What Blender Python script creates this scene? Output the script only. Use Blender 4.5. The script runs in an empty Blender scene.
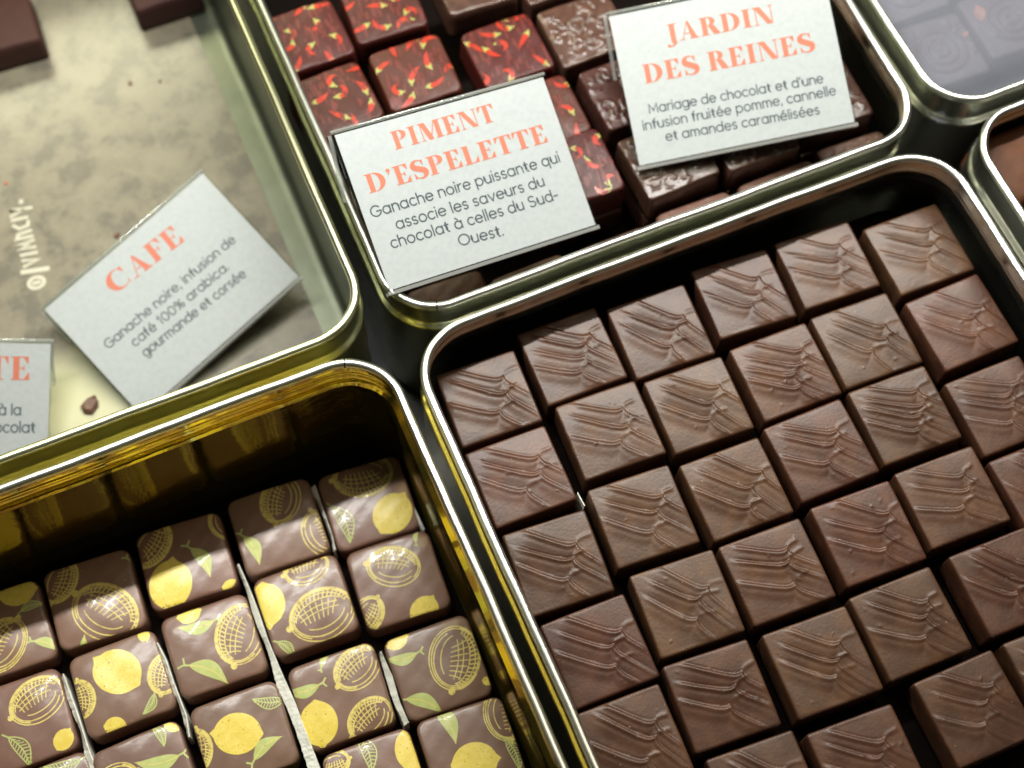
import bpy, math, random
import numpy as np
from mathutils import Matrix, Vector
# Display trays of chocolates. All lengths below are millimetres; MM turns them into metres.
MM = 0.001
DATA = {"R":{"00":[-8.42,0.08,-2.7,27.48,27.09],
"01":[23.99,3.78,-0.96,29.98,28.2],
"02":[56.19,0.4,-2.63,29.22,27.92],
"03":[89.25,2.26,-4.05,28.36,27.32],
"04":[121.79,1.05,-3.36,27.99,25.88],
"05":[154.76,-6.26,-1.07,29.71,28.95],
"10":[-9.76,-30.08,-1.14,27.71,27.13],
"11":[24.69,-26.65,-2.72,28.72,27.62],
"12":[56.08,-29.83,-2.63,28.04,26.94],
"13":[88.97,-30.15,-1.21,28.97,28.58],
"14":[120.46,-30.43,-2.18,29.78,28.51],
"15":[154.47,-37.2,0.69,29.14,27.97],
"20":[-10.3,-62.16,-4.34,27.26,29.27],
"21":[21.8,-58.56,-3.7,27.6,28.0],
"22":[54.09,-61.85,-1.58,28.48,27.46],
"23":[86.89,-60.59,-0.2,29.02,28.16],
"24":[118.86,-60.49,-2.25,28.84,27.75],
"30":[-10.06,-93.73,-1.19,28.58,28.84],
"31":[22.37,-90.77,-4.27,27.86,28.29],
"32":[53.9,-92.65,-2.34,28.44,27.41],
"33":[87.05,-92.52,-2.57,28.26,28.25],
"34":[119.09,-92.39,-2.35,28.64,26.4],
"41":[19.14,-121.58,-4.23,27.85,27.95],
"42":[53.41,-124.73,-3.14,29.11,28.25],
"43":[85.18,-124.54,-1.17,29.23,29.46],
"25":[151.28,-70.12,-1.14,29.27,28.41],
"35":[150.31,-100.77,-0.59,28.79,26.69],
"40":[-11.94,-124.2,-2.38,25.66,27.71],
"44":[120.91,-124.83,-1.66,27.64,28.71],
"51":[19.28,-152.89,-4.09,28.17,26.38],
"52":[51.56,-158.06,-3.4,28.66,27.45],
"53":[90.23,-156.48,-0.02,26.9,28.63],
"54":[122.86,-156.96,-2.28,28.03,27.68],
"63":[91.3,-192.39,-2.99,27.89,26.79]},"L":{"01":[-56.67,-4.55,-4.46,28.98,25.86],
"02":[-89.61,-0.16,-3.31,29.36,28.26],
"03":[-123.26,0.04,-4.55,29.16,27.24],
"04":[-156.86,-0.54,-3.73,30.36,29.89],
"05":[-188.74,0.43,-1.85,27.81,29.02],
"11":[-57.63,-34.91,-4.35,28.97,29.86],
"12":[-89.99,-31.19,-2.64,29.32,29.59],
"13":[-124.37,-32.12,-2.4,28.69,28.22],
"14":[-156.92,-32.67,-1.36,27.75,25.66],
"15":[-190.78,-32.16,-2.28,28.44,26.36],
"21":[-56.61,-68.95,-2.98,29.71,29.16],
"22":[-89.8,-65.15,-3.67,29.31,27.24],
"23":[-124.45,-64.93,-2.49,29.79,28.89],
"24":[-158.8,-65.6,0.62,28.14,27.97],
"25":[-190.33,-63.45,-0.6,28.29,28.12],
"31":[-56.81,-99.58,-4.29,28.76,28.29],
"32":[-89.55,-97.43,-3.2,29.86,28.36]},"M":{"01":[["half",1.0,10.5,22.8,172],["leafh",-11.4,-4.5,16.0,277],["lemon",6.9,-6.8,16.9,44]],
"02":[["half",3.6,9.0,19.2,244],["half",14.3,-7.5,19.1,101],["leaf",-11.4,-5.0,13.5,282]],
"03":[["half",-10.4,9.7,19.4,47],["lemon",-7.0,-6.9,18.7,72],["leaf",4.5,-1.9,14.3,288],["half",16.3,10.0,14.6,274],["lemon",13.1,-14.5,7.4,342]],
"04":[["half",-10.2,10.3,17.8,238],["half",2.5,-5.8,25.5,131],["leaf",16.4,5.9,11.2,293],["leaf",-6.3,-15.1,7.6,86]],
"05":[["lemon",7.8,12.5,13.7,349],["leafh",11.0,4.8,8.5,0],["half",-1.3,-4.5,21.0,45],["leaf",12.2,-9.8,10.6,319]],
"11":[["half",-0.1,4.9,19.9,156],["half",-13.6,-8.8,14.6,44],["lemon",5.3,-13.8,12.1,43],["leaf",10.9,12.6,5.5,63]],
"12":[["half",4.1,12.7,17.0,181],["lemon",-12.9,4.8,16.9,263],["half",4.3,-5.3,24.4,186],["leafh",-11.2,-12.6,9.0,296]],
"13":[["half",9.6,0.5,22.9,243],["lemon",-4.9,13.4,8.6,1],["leaf",-3.1,8.9,13.7,170],["leaf",-4.9,-8.8,16.4,315]],
"14":[["lemon",-0.2,4.2,18.7,129],["half",-14.4,-0.3,14.2,84],["half",14.7,-2.2,15.5,243],["leafh",6.9,-10.2,8.2,223],["lemon",-5.9,-13.4,7.8,338],["lemon",11.6,13.2,5.0,282]],
"15":[["half",6.1,5.4,20.4,197],["leafh",-3.7,-8.9,13.7,289],["lemon",11.1,-10.5,8.0,44]],
"21":[["half",6.3,1.0,23.6,246],["leaf",-10.2,7.7,12.3,170],["lemon",-10.6,13.7,8.7,1],["leaf",-9.2,-10.6,14.5,320],["lemon",14.2,-10.1,3.8,340]],
"22":[["half",7.9,7.3,18.6,207],["lemon",-9.8,-6.4,16.1,263],["half",6.8,-10.7,17.6,207],["leaf",-11.1,6.7,12.9,171],["leaf",-1.7,13.0,6.5,43]],
"23":[["lemon",-1.8,1.2,17.3,159],["leaf",5.8,-7.2,13.0,21],["leafh",11.6,8.4,11.5,159],["half",-16.5,0.7,15.5,74]],
"24":[["leaf",5.7,4.2,16.0,166],["leafh",7.8,11.7,8.9,280],["lemon",13.5,13.5,6.8,308],["half",-9.6,2.5,16.0,7]],
"25":[["leafh",7.3,12.8,13.1,168],["lemon",-5.3,11.8,14.0,338]],
"31":[["lemon",-0.0,-4.2,16.3,351],["half",14.9,8.0,20.1,261],["leaf",-5.8,11.2,15.8,282],["leafh",12.5,-5.5,12.0,276]],
"32":[["leafh",-1.1,10.7,14.2,272],["lemon",15.3,6.8,16.9,71],["half",-12.1,10.9,12.5,0]]},"cards":{"piment":{"c":[12.268,67.278,81.915],
"R":[[0.98479,0.02766,0.17154],[0.0393,0.92622,-0.37493],[-0.16926,0.37597,0.91104]],
"w":79,"h":55,"lines":[["T","PIMENT",-20.97,17.15,17.44,17.26],["T","D'ESPELETTE",-34.75,5.44,33.29,5.13],["B","Ganache noire puissante qui",-36.68,-2.56,34.88,-2.71],["B","associe les saveurs du",-29.7,-8.71,26.36,-9.12],["B","chocolat à celles du Sud-",-33.67,-14.32,29.66,-15.03],["B","Ouest.",-10.72,-20.35,5.6,-21.35]]},"jardin":{"c":[119.131,77.518,75.752],
"R":[[0.97156,0.16725,-0.16762],[-0.21772,0.90931,-0.35461],[0.09311,0.38102,0.91987]],
"w":79,"h":55,"lines":[["T","JARDIN",-20.82,13.85,18.8,13.48],["T","DES REINES",-31.58,1.05,30.85,0.48],["B","Mariage de chocolat et d'une",-32.22,-9.78,31.41,-11.34],["B","infusion fruitée pomme, cannelle",-35.49,-15.3,35.01,-16.5],["B","et amandes caramélisées",-28.23,-20.73,27.77,-22.14]]},"cafe":{"c":[-94.832,101.818,18.014],
"R":[[0.93118,-0.35676,-0.07497],[0.32543,0.90616,-0.27014],[0.16431,0.22715,0.9599]],
"w":78,"h":54.3,"lines":[["T","CAFE",-15.71,13.81,16.95,11.89],["B","Ganache noire, infusion de",-31.54,-0.17,30.83,-1.25],["B","café 100% arabica.",-23.66,-6.18,21.82,-7.48],["B","gourmande et corsée",-23.29,-11.77,24.95,-13.78]]},"te":{"c":[-186.568,87.859,15.878],
"R":[[0.9154,0.37835,-0.13745],[-0.4023,0.84809,-0.34482],[-0.01389,0.37094,0.92855]],
"w":75.5,"h":52.5,"lines":[["T","TE",15.07,12.78,30.72,12.83],["B","à la",19.83,0.0,27.72,0.08],["B","chocolat",12.81,-6.39,33.06,-6.2]]}},"div":[[[-107.4,-8.3,0.85],[-107.1,-16.0,1.28],[-107.1,-25.9,1.71],[-107.3,-37.3,1.42],[-107.5,-50.1,2.85],[-106.9,-61.4,3.13],[-107.1,-72.2,3.7],[-106.9,-84.2,3.42],[-107.0,-90.6,3.13]],[[-142.1,-24.1,1.14],[-141.4,-30.9,1.57],[-141.4,-38.8,1.28],[-140.9,-45.4,0.71],[-141.1,-51.6,1.71],[-142.0,-58.9,0.85]],[[-73.0,-56.7,1.0],[-73.0,-66.3,1.99],[-73.8,-75.5,1.71],[-73.7,-83.0,1.99]],[[-174.6,-21.9,0.85],[-174.5,-29.5,1.28],[-174.3,-35.9,1.57],[-174.1,-42.1,1.28],[-174.5,-49.7,1.99],[-174.4,-55.8,2.56],[-174.4,-60.4,2.56]],[[-72.8,9.1,1.14],[-73.0,2.1,0.71],[-73.5,-10.7,0.57],[-74.4,-16.6,0.85]],[[-43.3,-9.5,1.0],[-43.3,-16.5,1.42],[-42.8,-22.0,0.71]]],
"misc":{"crumbs":[[-137.3,76.9,7.6],[-107.1,142.9,2.8],[-125.4,99.4,2.4],[-125.3,95.7,2.2],[-128.8,103.6,1.1],[-80.6,210.2,2.2],[-68.9,206.4,1.6],[-140.6,183.3,1.8],[-115.3,137.5,1.2],[-101.6,142.0,0.8]],
"write":[[-142.0,134.7],[-139.8,172.2]],
"tlch":[[[-105.7,236.3]],[[-104.3,266.0]],[[-125.9,231.3]],[[-68.8,227.9]],[[-42.0,224.4]],[[-68.8,245.6]]],
"frch":[[202.3,26.8],[190.7,8.5],[216.5,27.9],[196.3,3.9]],
"trch":[[198.3,63.8],[216.6,58.6],[200.8,48.2],[203.9,73.8],[220.6,47.1]],
"spot":[-19.021599992443043,-55.189596655443836,57.0]},"cam":[-90.094,-194.688,537.287],
"Mx":[[0.919025,-0.354467,0.172471],[-0.393991,-0.840157,0.372702],[0.012792,-0.410474,-0.911782]],
"f":1550.0,"F":[[-18.5,11,55,44,"leftmost, under the corner of the pepper card"],[11.2,41.2,48.8,44,"second from the left"],[42,73.7,47.6,44,"third from the left"],[75.8,106,46.5,50,"third from the right"],[109,140.6,46.5,50,"second from the right"],[142.4,171,48.3,50,"rightmost by the corner"]],
"TLC":[[-124,249,34,26,-3,"blurred dark chocolate in the top left corner of the photo"],[-54,246,28,26,0,"blurred dark chocolate at the back of the pale tin near its right wall"]]}
scene = bpy.context.scene
COL = scene.collection
rng = np.random.default_rng(7)

# ------------------------------------------------------------------ materials
def new_mat(name):
    m = bpy.data.materials.new(name); m.use_nodes = True
    nt = m.node_tree
    for n in list(nt.nodes): nt.nodes.remove(n)
    out = nt.nodes.new('ShaderNodeOutputMaterial')
    return m, nt, out
def principled(name, base, rough=.4, metal=0., coat=0., coat_rough=.05, spec=.5, noise=None, bump=None, rand=0., ior=1.45, sss=0., speck=None):
    """noise=(scale per metre, colour2, lo, hi); bump=(scale, strength, distance)"""
    m, nt, out = new_mat(name)
    p = nt.nodes.new('ShaderNodeBsdfPrincipled')
    nt.links.new(p.outputs[0], out.inputs[0])
    p.inputs['Base Color'].default_value = (*base, 1)
    p.inputs['Roughness'].default_value = rough
    p.inputs['Metallic'].default_value = metal
    p.inputs['Coat Weight'].default_value = coat
    p.inputs['Coat Roughness'].default_value = coat_rough
    p.inputs['Specular IOR Level'].default_value = spec
    p.inputs['IOR'].default_value = ior
    if sss:
        p.inputs['Subsurface Weight'].default_value = sss
        p.inputs['Subsurface Radius'].default_value = (.004, .0015, .0008)
        p.inputs['Subsurface Scale'].default_value = .6
    tc = nt.nodes.new('ShaderNodeTexCoord')
    geo = nt.nodes.new('ShaderNodeNewGeometry')
    col = None
    if noise:
        n = nt.nodes.new('ShaderNodeTexNoise'); n.inputs['Scale'].default_value = noise[0]; n.inputs['Detail'].default_value = 5
        nt.links.new(geo.outputs['Position'], n.inputs['Vector'])
        r = nt.nodes.new('ShaderNodeMapRange'); r.inputs[1].default_value = noise[2]; r.inputs[2].default_value = noise[3]
        nt.links.new(n.outputs[0], r.inputs[0])
        mx = nt.nodes.new('ShaderNodeMix'); mx.data_type = 'RGBA'
        mx.inputs[6].default_value = (*base, 1); mx.inputs[7].default_value = (*noise[1], 1)
        nt.links.new(r.outputs[0], mx.inputs[0]); col = mx.outputs[2]
    if speck:   # scattered pale specks (density threshold, colour)
        vo = nt.nodes.new('ShaderNodeTexNoise'); vo.inputs['Scale'].default_value = speck[0]; vo.inputs['Detail'].default_value = 1
        nt.links.new(geo.outputs['Position'], vo.inputs['Vector'])
        r2 = nt.nodes.new('ShaderNodeMapRange'); r2.inputs[1].default_value = speck[1]; r2.inputs[2].default_value = speck[1] + .03
        nt.links.new(vo.outputs[0], r2.inputs[0])
        m2 = nt.nodes.new('ShaderNodeMix'); m2.data_type = 'RGBA'; m2.inputs[7].default_value = (*speck[2], 1)
        if col: nt.links.new(col, m2.inputs[6])
        else: m2.inputs[6].default_value = (*base, 1)
        nt.links.new(r2.outputs[0], m2.inputs[0]); col = m2.outputs[2]
    if rand:
        oi = nt.nodes.new('ShaderNodeObjectInfo')
        hs = nt.nodes.new('ShaderNodeHueSaturation')
        mr = nt.nodes.new('ShaderNodeMapRange'); mr.inputs[3].default_value = 1 - rand; mr.inputs[4].default_value = 1 + rand
        nt.links.new(oi.outputs['Random'], mr.inputs[0]); nt.links.new(mr.outputs[0], hs.inputs['Value'])
        mr2 = nt.nodes.new('ShaderNodeMapRange'); mr2.inputs[3].default_value = .5 - rand * .05; mr2.inputs[4].default_value = .5 + rand * .10
        ml = nt.nodes.new('ShaderNodeMath'); ml.operation = 'MULTIPLY'; ml.inputs[1].default_value = 7.31
        fr = nt.nodes.new('ShaderNodeMath'); fr.operation = 'FRACT'
        nt.links.new(oi.outputs['Random'], ml.inputs[0]); nt.links.new(ml.outputs[0], fr.inputs[0]); nt.links.new(fr.outputs[0], mr2.inputs[0])
        nt.links.new(mr2.outputs[0], hs.inputs['Hue'])
        if col: nt.links.new(col, hs.inputs['Color'])
        else: hs.inputs['Color'].default_value = (*base, 1)
        col = hs.outputs[0]
    if col: nt.links.new(col, p.inputs['Base Color'])
    if bump:
        n = nt.nodes.new('ShaderNodeTexNoise'); n.inputs['Scale'].default_value = bump[0]; n.inputs['Detail'].default_value = 4
        nt.links.new(geo.outputs['Position'], n.inputs['Vector'])
        b = nt.nodes.new('ShaderNodeBump'); b.inputs['Strength'].default_value = bump[1]; b.inputs['Distance'].default_value = bump[2]
        nt.links.new(n.outputs[0], b.inputs['Height']); nt.links.new(b.outputs[0], p.inputs['Normal'])
        if coat: nt.links.new(b.outputs[0], p.inputs['Coat Normal'])
    return m, nt, p

M = {}
M['choc'] = principled('ganache_coating', (.062,.0255,.0145), .38, coat=.0, noise=(150,(.096,.041,.021),.40,.66), bump=(900,.18,.0004), rand=.12, speck=(950,.79,(.30,.20,.14)))[0]
M['lemon_choc'] = principled('milk_coating', (.185,.100,.068), .42, coat=.35, coat_rough=.2, noise=(200,(.215,.118,.082),.35,.7), bump=(260,.12,.0008), rand=.08, speck=(800,.78,(.36,.26,.18)))[0]
M['yellow'] = principled('yellow_cocoa_butter', (.78,.60,.085), .42, coat=.3, coat_rough=.12, noise=(520,(.84,.68,.14),.4,.7), bump=(1500,.25,.0003), speck=(1100,.70,(.34,.22,.06)))[0]
M['yellow_line'] = principled('yellow_line_print', (.76,.62,.17), .4, coat=.3, noise=(700,(.40,.29,.09),.52,.72))[0]
M['green'] = principled('green_cocoa_butter', (.46,.52,.15), .4, coat=.3, noise=(420,(.55,.58,.22),.4,.7))[0]
M['chili_choc'] = principled('dark_red_coating', (.055,.009,.006), .45, spec=.35, coat=.1, coat_rough=.2, bump=(1200,.4,.0004), rand=.12)[0]
M['choc_dark'] = principled('dark_coating', (.055,.022,.017), .30, coat=.35, coat_rough=.14, noise=(300,(.085,.036,.027),.4,.7), bump=(900,.3,.0004), rand=.15)[0]
M['choc_mid'] = principled('plain_dark_coating', (.115,.056,.036), .5, noise=(240,(.165,.09,.062),.5,.78), bump=(700,.4,.0005), rand=.08)[0]
M['leftover'] = principled('dull_dark_coating', (.050,.020,.016), .62, spec=.25, bump=(400,.3,.0004))[0]
M['choc_milk'] = principled('milk_slab', (.085,.030,.011), .62, spec=.3, noise=(180,(.11,.040,.015),.4,.7), bump=(700,.2,.0004))[0]
M['red'] = principled('red_cocoa_butter', (.36,.022,.006), .4, coat=.1, noise=(700,(.20,.02,.01),.50,.70))[0]
M['chili_green'] = principled('chili_cap_green', (.30,.31,.08), .4)[0]
M['foil'] = principled('dark_red_speckle', (.10,.013,.008), .45)[0]
M['silver'] = principled('tinplate', (.66,.67,.60), .25, metal=1, bump=(90,.06,.002))[0]
M['green_silver'] = principled('greenish_tinplate', (.74,.77,.58), .22, metal=1, bump=(80,.08,.002))[0]
M['silver_rim'] = principled('tinplate_rim', (.84,.85,.77), .28, metal=1, bump=(700,.08,.0006))[0]
M['gold'] = principled('gold_lacquered_tinplate', (.88,.76,.16), .09, metal=.94, noise=(30,(.80,.58,.09),.4,.7), bump=(70,.14,.002))[0]
M['pale_gold'] = principled('pale_gold_tinplate', (.50,.51,.35), .36, metal=1, bump=(60,.10,.002))[0]
M['pale_gold_rim'] = principled('pale_gold_rim', (.84,.84,.55), .28, metal=1, bump=(600,.08,.0006))[0]
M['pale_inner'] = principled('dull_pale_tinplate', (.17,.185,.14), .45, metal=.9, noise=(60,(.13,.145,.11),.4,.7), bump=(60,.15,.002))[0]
M['paper'] = principled('card_paper', (.47,.485,.505), .55, noise=(500,(.43,.445,.465),.38,.70), bump=(1500,.15,.0002))[0]
M['ink_red'] = principled('coral_ink', (.60,.17,.105), .6)[0]
M['ink_grey'] = principled('slate_ink', (.055,.075,.09), .6)[0]
M['white_strip'] = principled('white_paper', (.90,.90,.80), .4, coat=.3, noise=(300,(.78,.80,.70),.4,.7), bump=(500,.6,.001))[0]
M['counter'] = principled('dark_counter', (.012,.014,.014), .35, noise=(20,(.02,.022,.02),.4,.7))[0]
M['gap_sheet'] = principled('gap_shade_black', (.005,.003,.0025), .8, spec=.05, bump=(60,.3,.002))[0]  # near-black colour stands in for deep shade between the pieces
M['seam'] = principled('seam_dark', (.06,.06,.05), .4, metal=1)[0]

def clear_mat(name, tint=(1,1,1), rough=.03, base=.04, gain=1.0, milk=0., milkcol=(.7,.72,.75), bump=None):
    m, nt, out = new_mat(name)
    tr = nt.nodes.new('ShaderNodeBsdfTransparent'); tr.inputs[0].default_value = (*tint, 1)
    gl = nt.nodes.new('ShaderNodeBsdfGlossy'); gl.inputs['Roughness'].default_value = rough
    fr = nt.nodes.new('ShaderNodeFresnel'); fr.inputs[0].default_value = 1.49
    ml = nt.nodes.new('ShaderNodeMath'); ml.operation = 'MULTIPLY_ADD'; ml.inputs[1].default_value = gain; ml.inputs[2].default_value = base - .04
    ml.use_clamp = True
    nt.links.new(fr.outputs[0], ml.inputs[0])
    gb = nt.nodes.new('ShaderNodeNewGeometry'); inv = nt.nodes.new('ShaderNodeMath'); inv.operation = 'SUBTRACT'; inv.inputs[0].default_value = 1
    nt.links.new(gb.outputs['Backfacing'], inv.inputs[1]); m3 = nt.nodes.new('ShaderNodeMath'); m3.operation = 'MULTIPLY'
    nt.links.new(ml.outputs[0], m3.inputs[0]); nt.links.new(inv.outputs[0], m3.inputs[1])   # no total reflection at the exit face
    mx = nt.nodes.new('ShaderNodeMixShader'); nt.links.new(m3.outputs[0], mx.inputs[0])
    nt.links.new(tr.outputs[0], mx.inputs[1]); nt.links.new(gl.outputs[0], mx.inputs[2])
    last = mx
    if milk:
        df = nt.nodes.new('ShaderNodeBsdfDiffuse'); df.inputs[0].default_value = (*milkcol, 1)
        m2 = nt.nodes.new('ShaderNodeMixShader'); m2.inputs[0].default_value = milk
        nt.links.new(mx.outputs[0], m2.inputs[1]); nt.links.new(df.outputs[0], m2.inputs[2]); last = m2
    if bump:
        geo = nt.nodes.new('ShaderNodeNewGeometry')
        n = nt.nodes.new('ShaderNodeTexNoise'); n.inputs['Scale'].default_value = bump[0]; n.inputs['Detail'].default_value = 3
        nt.links.new(geo.outputs['Position'], n.inputs['Vector'])
        b = nt.nodes.new('ShaderNodeBump'); b.inputs['Strength'].default_value = bump[1]; b.inputs['Distance'].default_value = bump[2]
        nt.links.new(n.outputs[0], b.inputs['Height']); nt.links.new(b.outputs[0], gl.inputs['Normal'])
    nt.links.new(last.outputs[0], out.inputs[0])
    return m
M['acrylic'] = clear_mat('clear_acrylic', (.97,.98,.97), .04)
M['acrylic_edge'] = clear_mat('acrylic_edge', (.80,.84,.80), .10, base=.22, milk=.22, milkcol=(.85,.86,.82))
M['film'] = clear_mat('clear_film', (.84,.90,.97), .26, base=.02, gain=.4, milk=.20, milkcol=(.38,.38,.43), bump=(30,.1,.003))

# printed sheet on the floor of the pale tin: weathered greige print
def sheet_mat():
    m, nt, p = principled('weathered_print', (.3,.26,.18), .5, coat=.8, coat_rough=.22, bump=(900,.12,.0003))
    geo = nt.nodes.new('ShaderNodeNewGeometry')
    n1 = nt.nodes.new('ShaderNodeTexNoise'); n1.inputs['Scale'].default_value = 85; n1.inputs['Detail'].default_value = 9; n1.inputs['Roughness'].default_value = .68; n1.inputs['Distortion'].default_value = .15
    nt.links.new(geo.outputs['Position'], n1.inputs['Vector'])
    r = nt.nodes.new('ShaderNodeValToRGB'); cr = r.color_ramp
    cr.elements[0].position = .40; cr.elements[0].color = (.110,.098,.072,1)
    cr.elements[1].position = .62; cr.elements[1].color = (.20,.18,.125,1)
    e = cr.elements.new(.50); e.color = (.17,.15,.105,1)
    e = cr.elements.new(.545); e.color = (.18,.158,.11,1)
    nt.links.new(n1.outputs[0], r.inputs[0])
    sep = nt.nodes.new('ShaderNodeSeparateXYZ'); nt.links.new(geo.outputs['Position'], sep.inputs[0])
    mr = nt.nodes.new('ShaderNodeMapRange'); mr.inputs[1].default_value = .105; mr.inputs[2].default_value = .092
    nt.links.new(sep.outputs[1], mr.inputs[0])
    mr2 = nt.nodes.new('ShaderNodeMapRange'); mr2.inputs[1].default_value = -.100; mr2.inputs[2].default_value = -.110
    nt.links.new(sep.outputs[0], mr2.inputs[0])
    mu = nt.nodes.new('ShaderNodeMath'); mu.operation = 'MULTIPLY'; nt.links.new(mr.outputs[0], mu.inputs[0]); nt.links.new(mr2.outputs[0], mu.inputs[1])
    mx = nt.nodes.new('ShaderNodeMix'); mx.data_type = 'RGBA'; mx.inputs[7].default_value = (.46,.45,.27,1)
    nt.links.new(r.outputs[0], mx.inputs[6]); nt.links.new(mu.outputs[0], mx.inputs[0])
    nt.links.new(mx.outputs[2], p.inputs['Base Color'])
    return m
M['sheet'] = sheet_mat()

# ------------------------------------------------------------------ object helpers
def obj(name, verts, faces, mat, parent=None, smooth=True, mats=None, midx=None):
    me = bpy.data.meshes.new(name)
    v = np.asarray(verts, float) * MM
    me.from_pydata(v.tolist(), [], [list(map(int, f)) for f in faces])
    for m in (mats or [mat]): me.materials.append(m)
    if midx is not None: me.polygons.foreach_set('material_index', list(map(int, midx)))
    if smooth: me.polygons.foreach_set('use_smooth', [True] * len(me.polygons))
    me.update()
    o = bpy.data.objects.new(name, me); COL.objects.link(o)
    if parent: o.parent = parent
    return o
def tag(o, label=None, cat=None, group=None, kind=None):
    for k, v in (('label', label), ('category', cat), ('group', group), ('kind', kind)):
        if v: o[k] = v
    return o
def place(o, x, y, z, deg=0, tx=0, ty=0):
    o.location = (x * MM, y * MM, z * MM); o.rotation_euler = (math.radians(tx), math.radians(ty), math.radians(deg))
def empty(name, x=0, y=0, z=0, deg=0):
    o = bpy.data.objects.new(name, None); COL.objects.link(o); o.empty_display_size = .02; place(o, x, y, z, deg); return o

def contour(w, h, r, ns=26, nc=8):
    """points of a rounded rectangle, counter-clockwise"""
    pts = []
    cs = [(w/2-r, h/2-r, 0), (-w/2+r, h/2-r, 90), (-w/2+r, -h/2+r, 180), (w/2-r, -h/2+r, 270)]
    for i, (cx, cy, a0) in enumerate(cs):
        for k in range(nc + 1):
            a = math.radians(a0 + 90 * k / nc); pts.append((cx + r*math.cos(a), cy + r*math.sin(a)))
        nx, ny, na = cs[(i+1) % 4]; a = math.radians(na)
        q = (nx + r*math.cos(a), ny + r*math.sin(a)); p = pts[-1]
        for k in range(1, ns): pts.append((p[0]+(q[0]-p[0])*k/ns, p[1]+(q[1]-p[1])*k/ns))
    return np.array(pts)

class Piece:
    """a moulded or cut chocolate: top surface as a height field over a rounded rectangle, rounded edge, sides"""
    def __init__(s, w=28, h=28, H=14, r=1.2, er=1.0, dome=.3, relief=None, nr=30, ns=26, wob=.0, seed=0, flare=.3):
        s.w, s.h, s.H, s.r, s.er, s.dome, s.relief = w, h, H, r, er, dome, relief
        g = np.random.default_rng(seed)
        c = contour(w, h, r, ns)
        th = np.arctan2(c[:,1], c[:,0])
        if wob:
            ph = g.uniform(0, 6.28, 4); k = 1 + wob * (np.sin(2*th+ph[0])*.5 + np.sin(3*th+ph[1])*.4 + np.sin(5*th+ph[2])*.3 + np.sin(9*th+ph[3])*.15)
            c = c * k[:,None]
        s.c = c; o = np.argsort(th); s.th = th[o]; s.R = np.hypot(c[:,0], c[:,1])[o]
        s.nr, s.flare = nr, flare
    def rho(s, x, y):
        t = np.arctan2(y, x); R = np.interp(t, s.th, s.R, period=2*math.pi); return np.hypot(x, y) / R, R
    def edge_dist(s, x, y):
        ax, ay = s.w/2 - np.abs(x), s.h/2 - np.abs(y)
        m = np.minimum(ax, ay); cx, cy = s.r - ax, s.r - ay
        both = (cx > 0) & (cy > 0)
        return np.where(both, s.r - np.hypot(np.maximum(cx,0), np.maximum(cy,0)), m)
    def z(s, x, y):
        x = np.asarray(x, float); y = np.asarray(y, float)
        p, R = s.rho(x, y)
        d = np.clip((1 - p) * np.minimum(R, 14), 0, None)
        q = np.clip(1 - d / s.er, 0, 1)
        zz = s.H - s.er * (1 - np.sqrt(np.clip(1 - q*q, 0, 1))) - s.dome * (np.clip(np.abs(x)/(s.w/2),0,1)**3.2 + np.clip(np.abs(y)/(s.h/2),0,1)**3.2)
        if s.relief is not None: zz = zz + s.relief(x, y) * np.clip(d / 1.6, 0, 1)
        return zz
    def build(s, name, mat, parent=None):
        n = len(s.c); k = np.linspace(0, 1, s.nr + 1)[1:]
        rr = 1 - (1 - k) ** 1.25
        V = [np.array([[0, 0, float(s.z(0.001, 0.001))]])]
        for r_ in rr:
            q = s.c * min(r_, .9999); V.append(np.column_stack([q, s.z(q[:,0], q[:,1])]))
        zt = V[-1][:,2]
        for f_, fl in ((.2,.3),(.5,.75),(.8,1.),(1.,1.2)):
            q = s.c * (1 + s.flare * fl / 14); V.append(np.column_stack([q, zt * (1 - f_)]))
        V = np.vstack(V); F = []
        idx = lambda ring, i: 1 + ring * n + i % n
        for i in range(n): F.append((0, idx(0, i), idx(0, i+1)))
        rings = s.nr + 4
        for ri in range(rings - 1):
            for i in range(n): F.append((idx(ri, i), idx(ri+1, i), idx(ri+1, i+1), idx(ri, i+1)))
        F.append([idx(rings-1, n-1-i) for i in range(n)])
        return obj(name, V, F, mat, parent)

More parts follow.
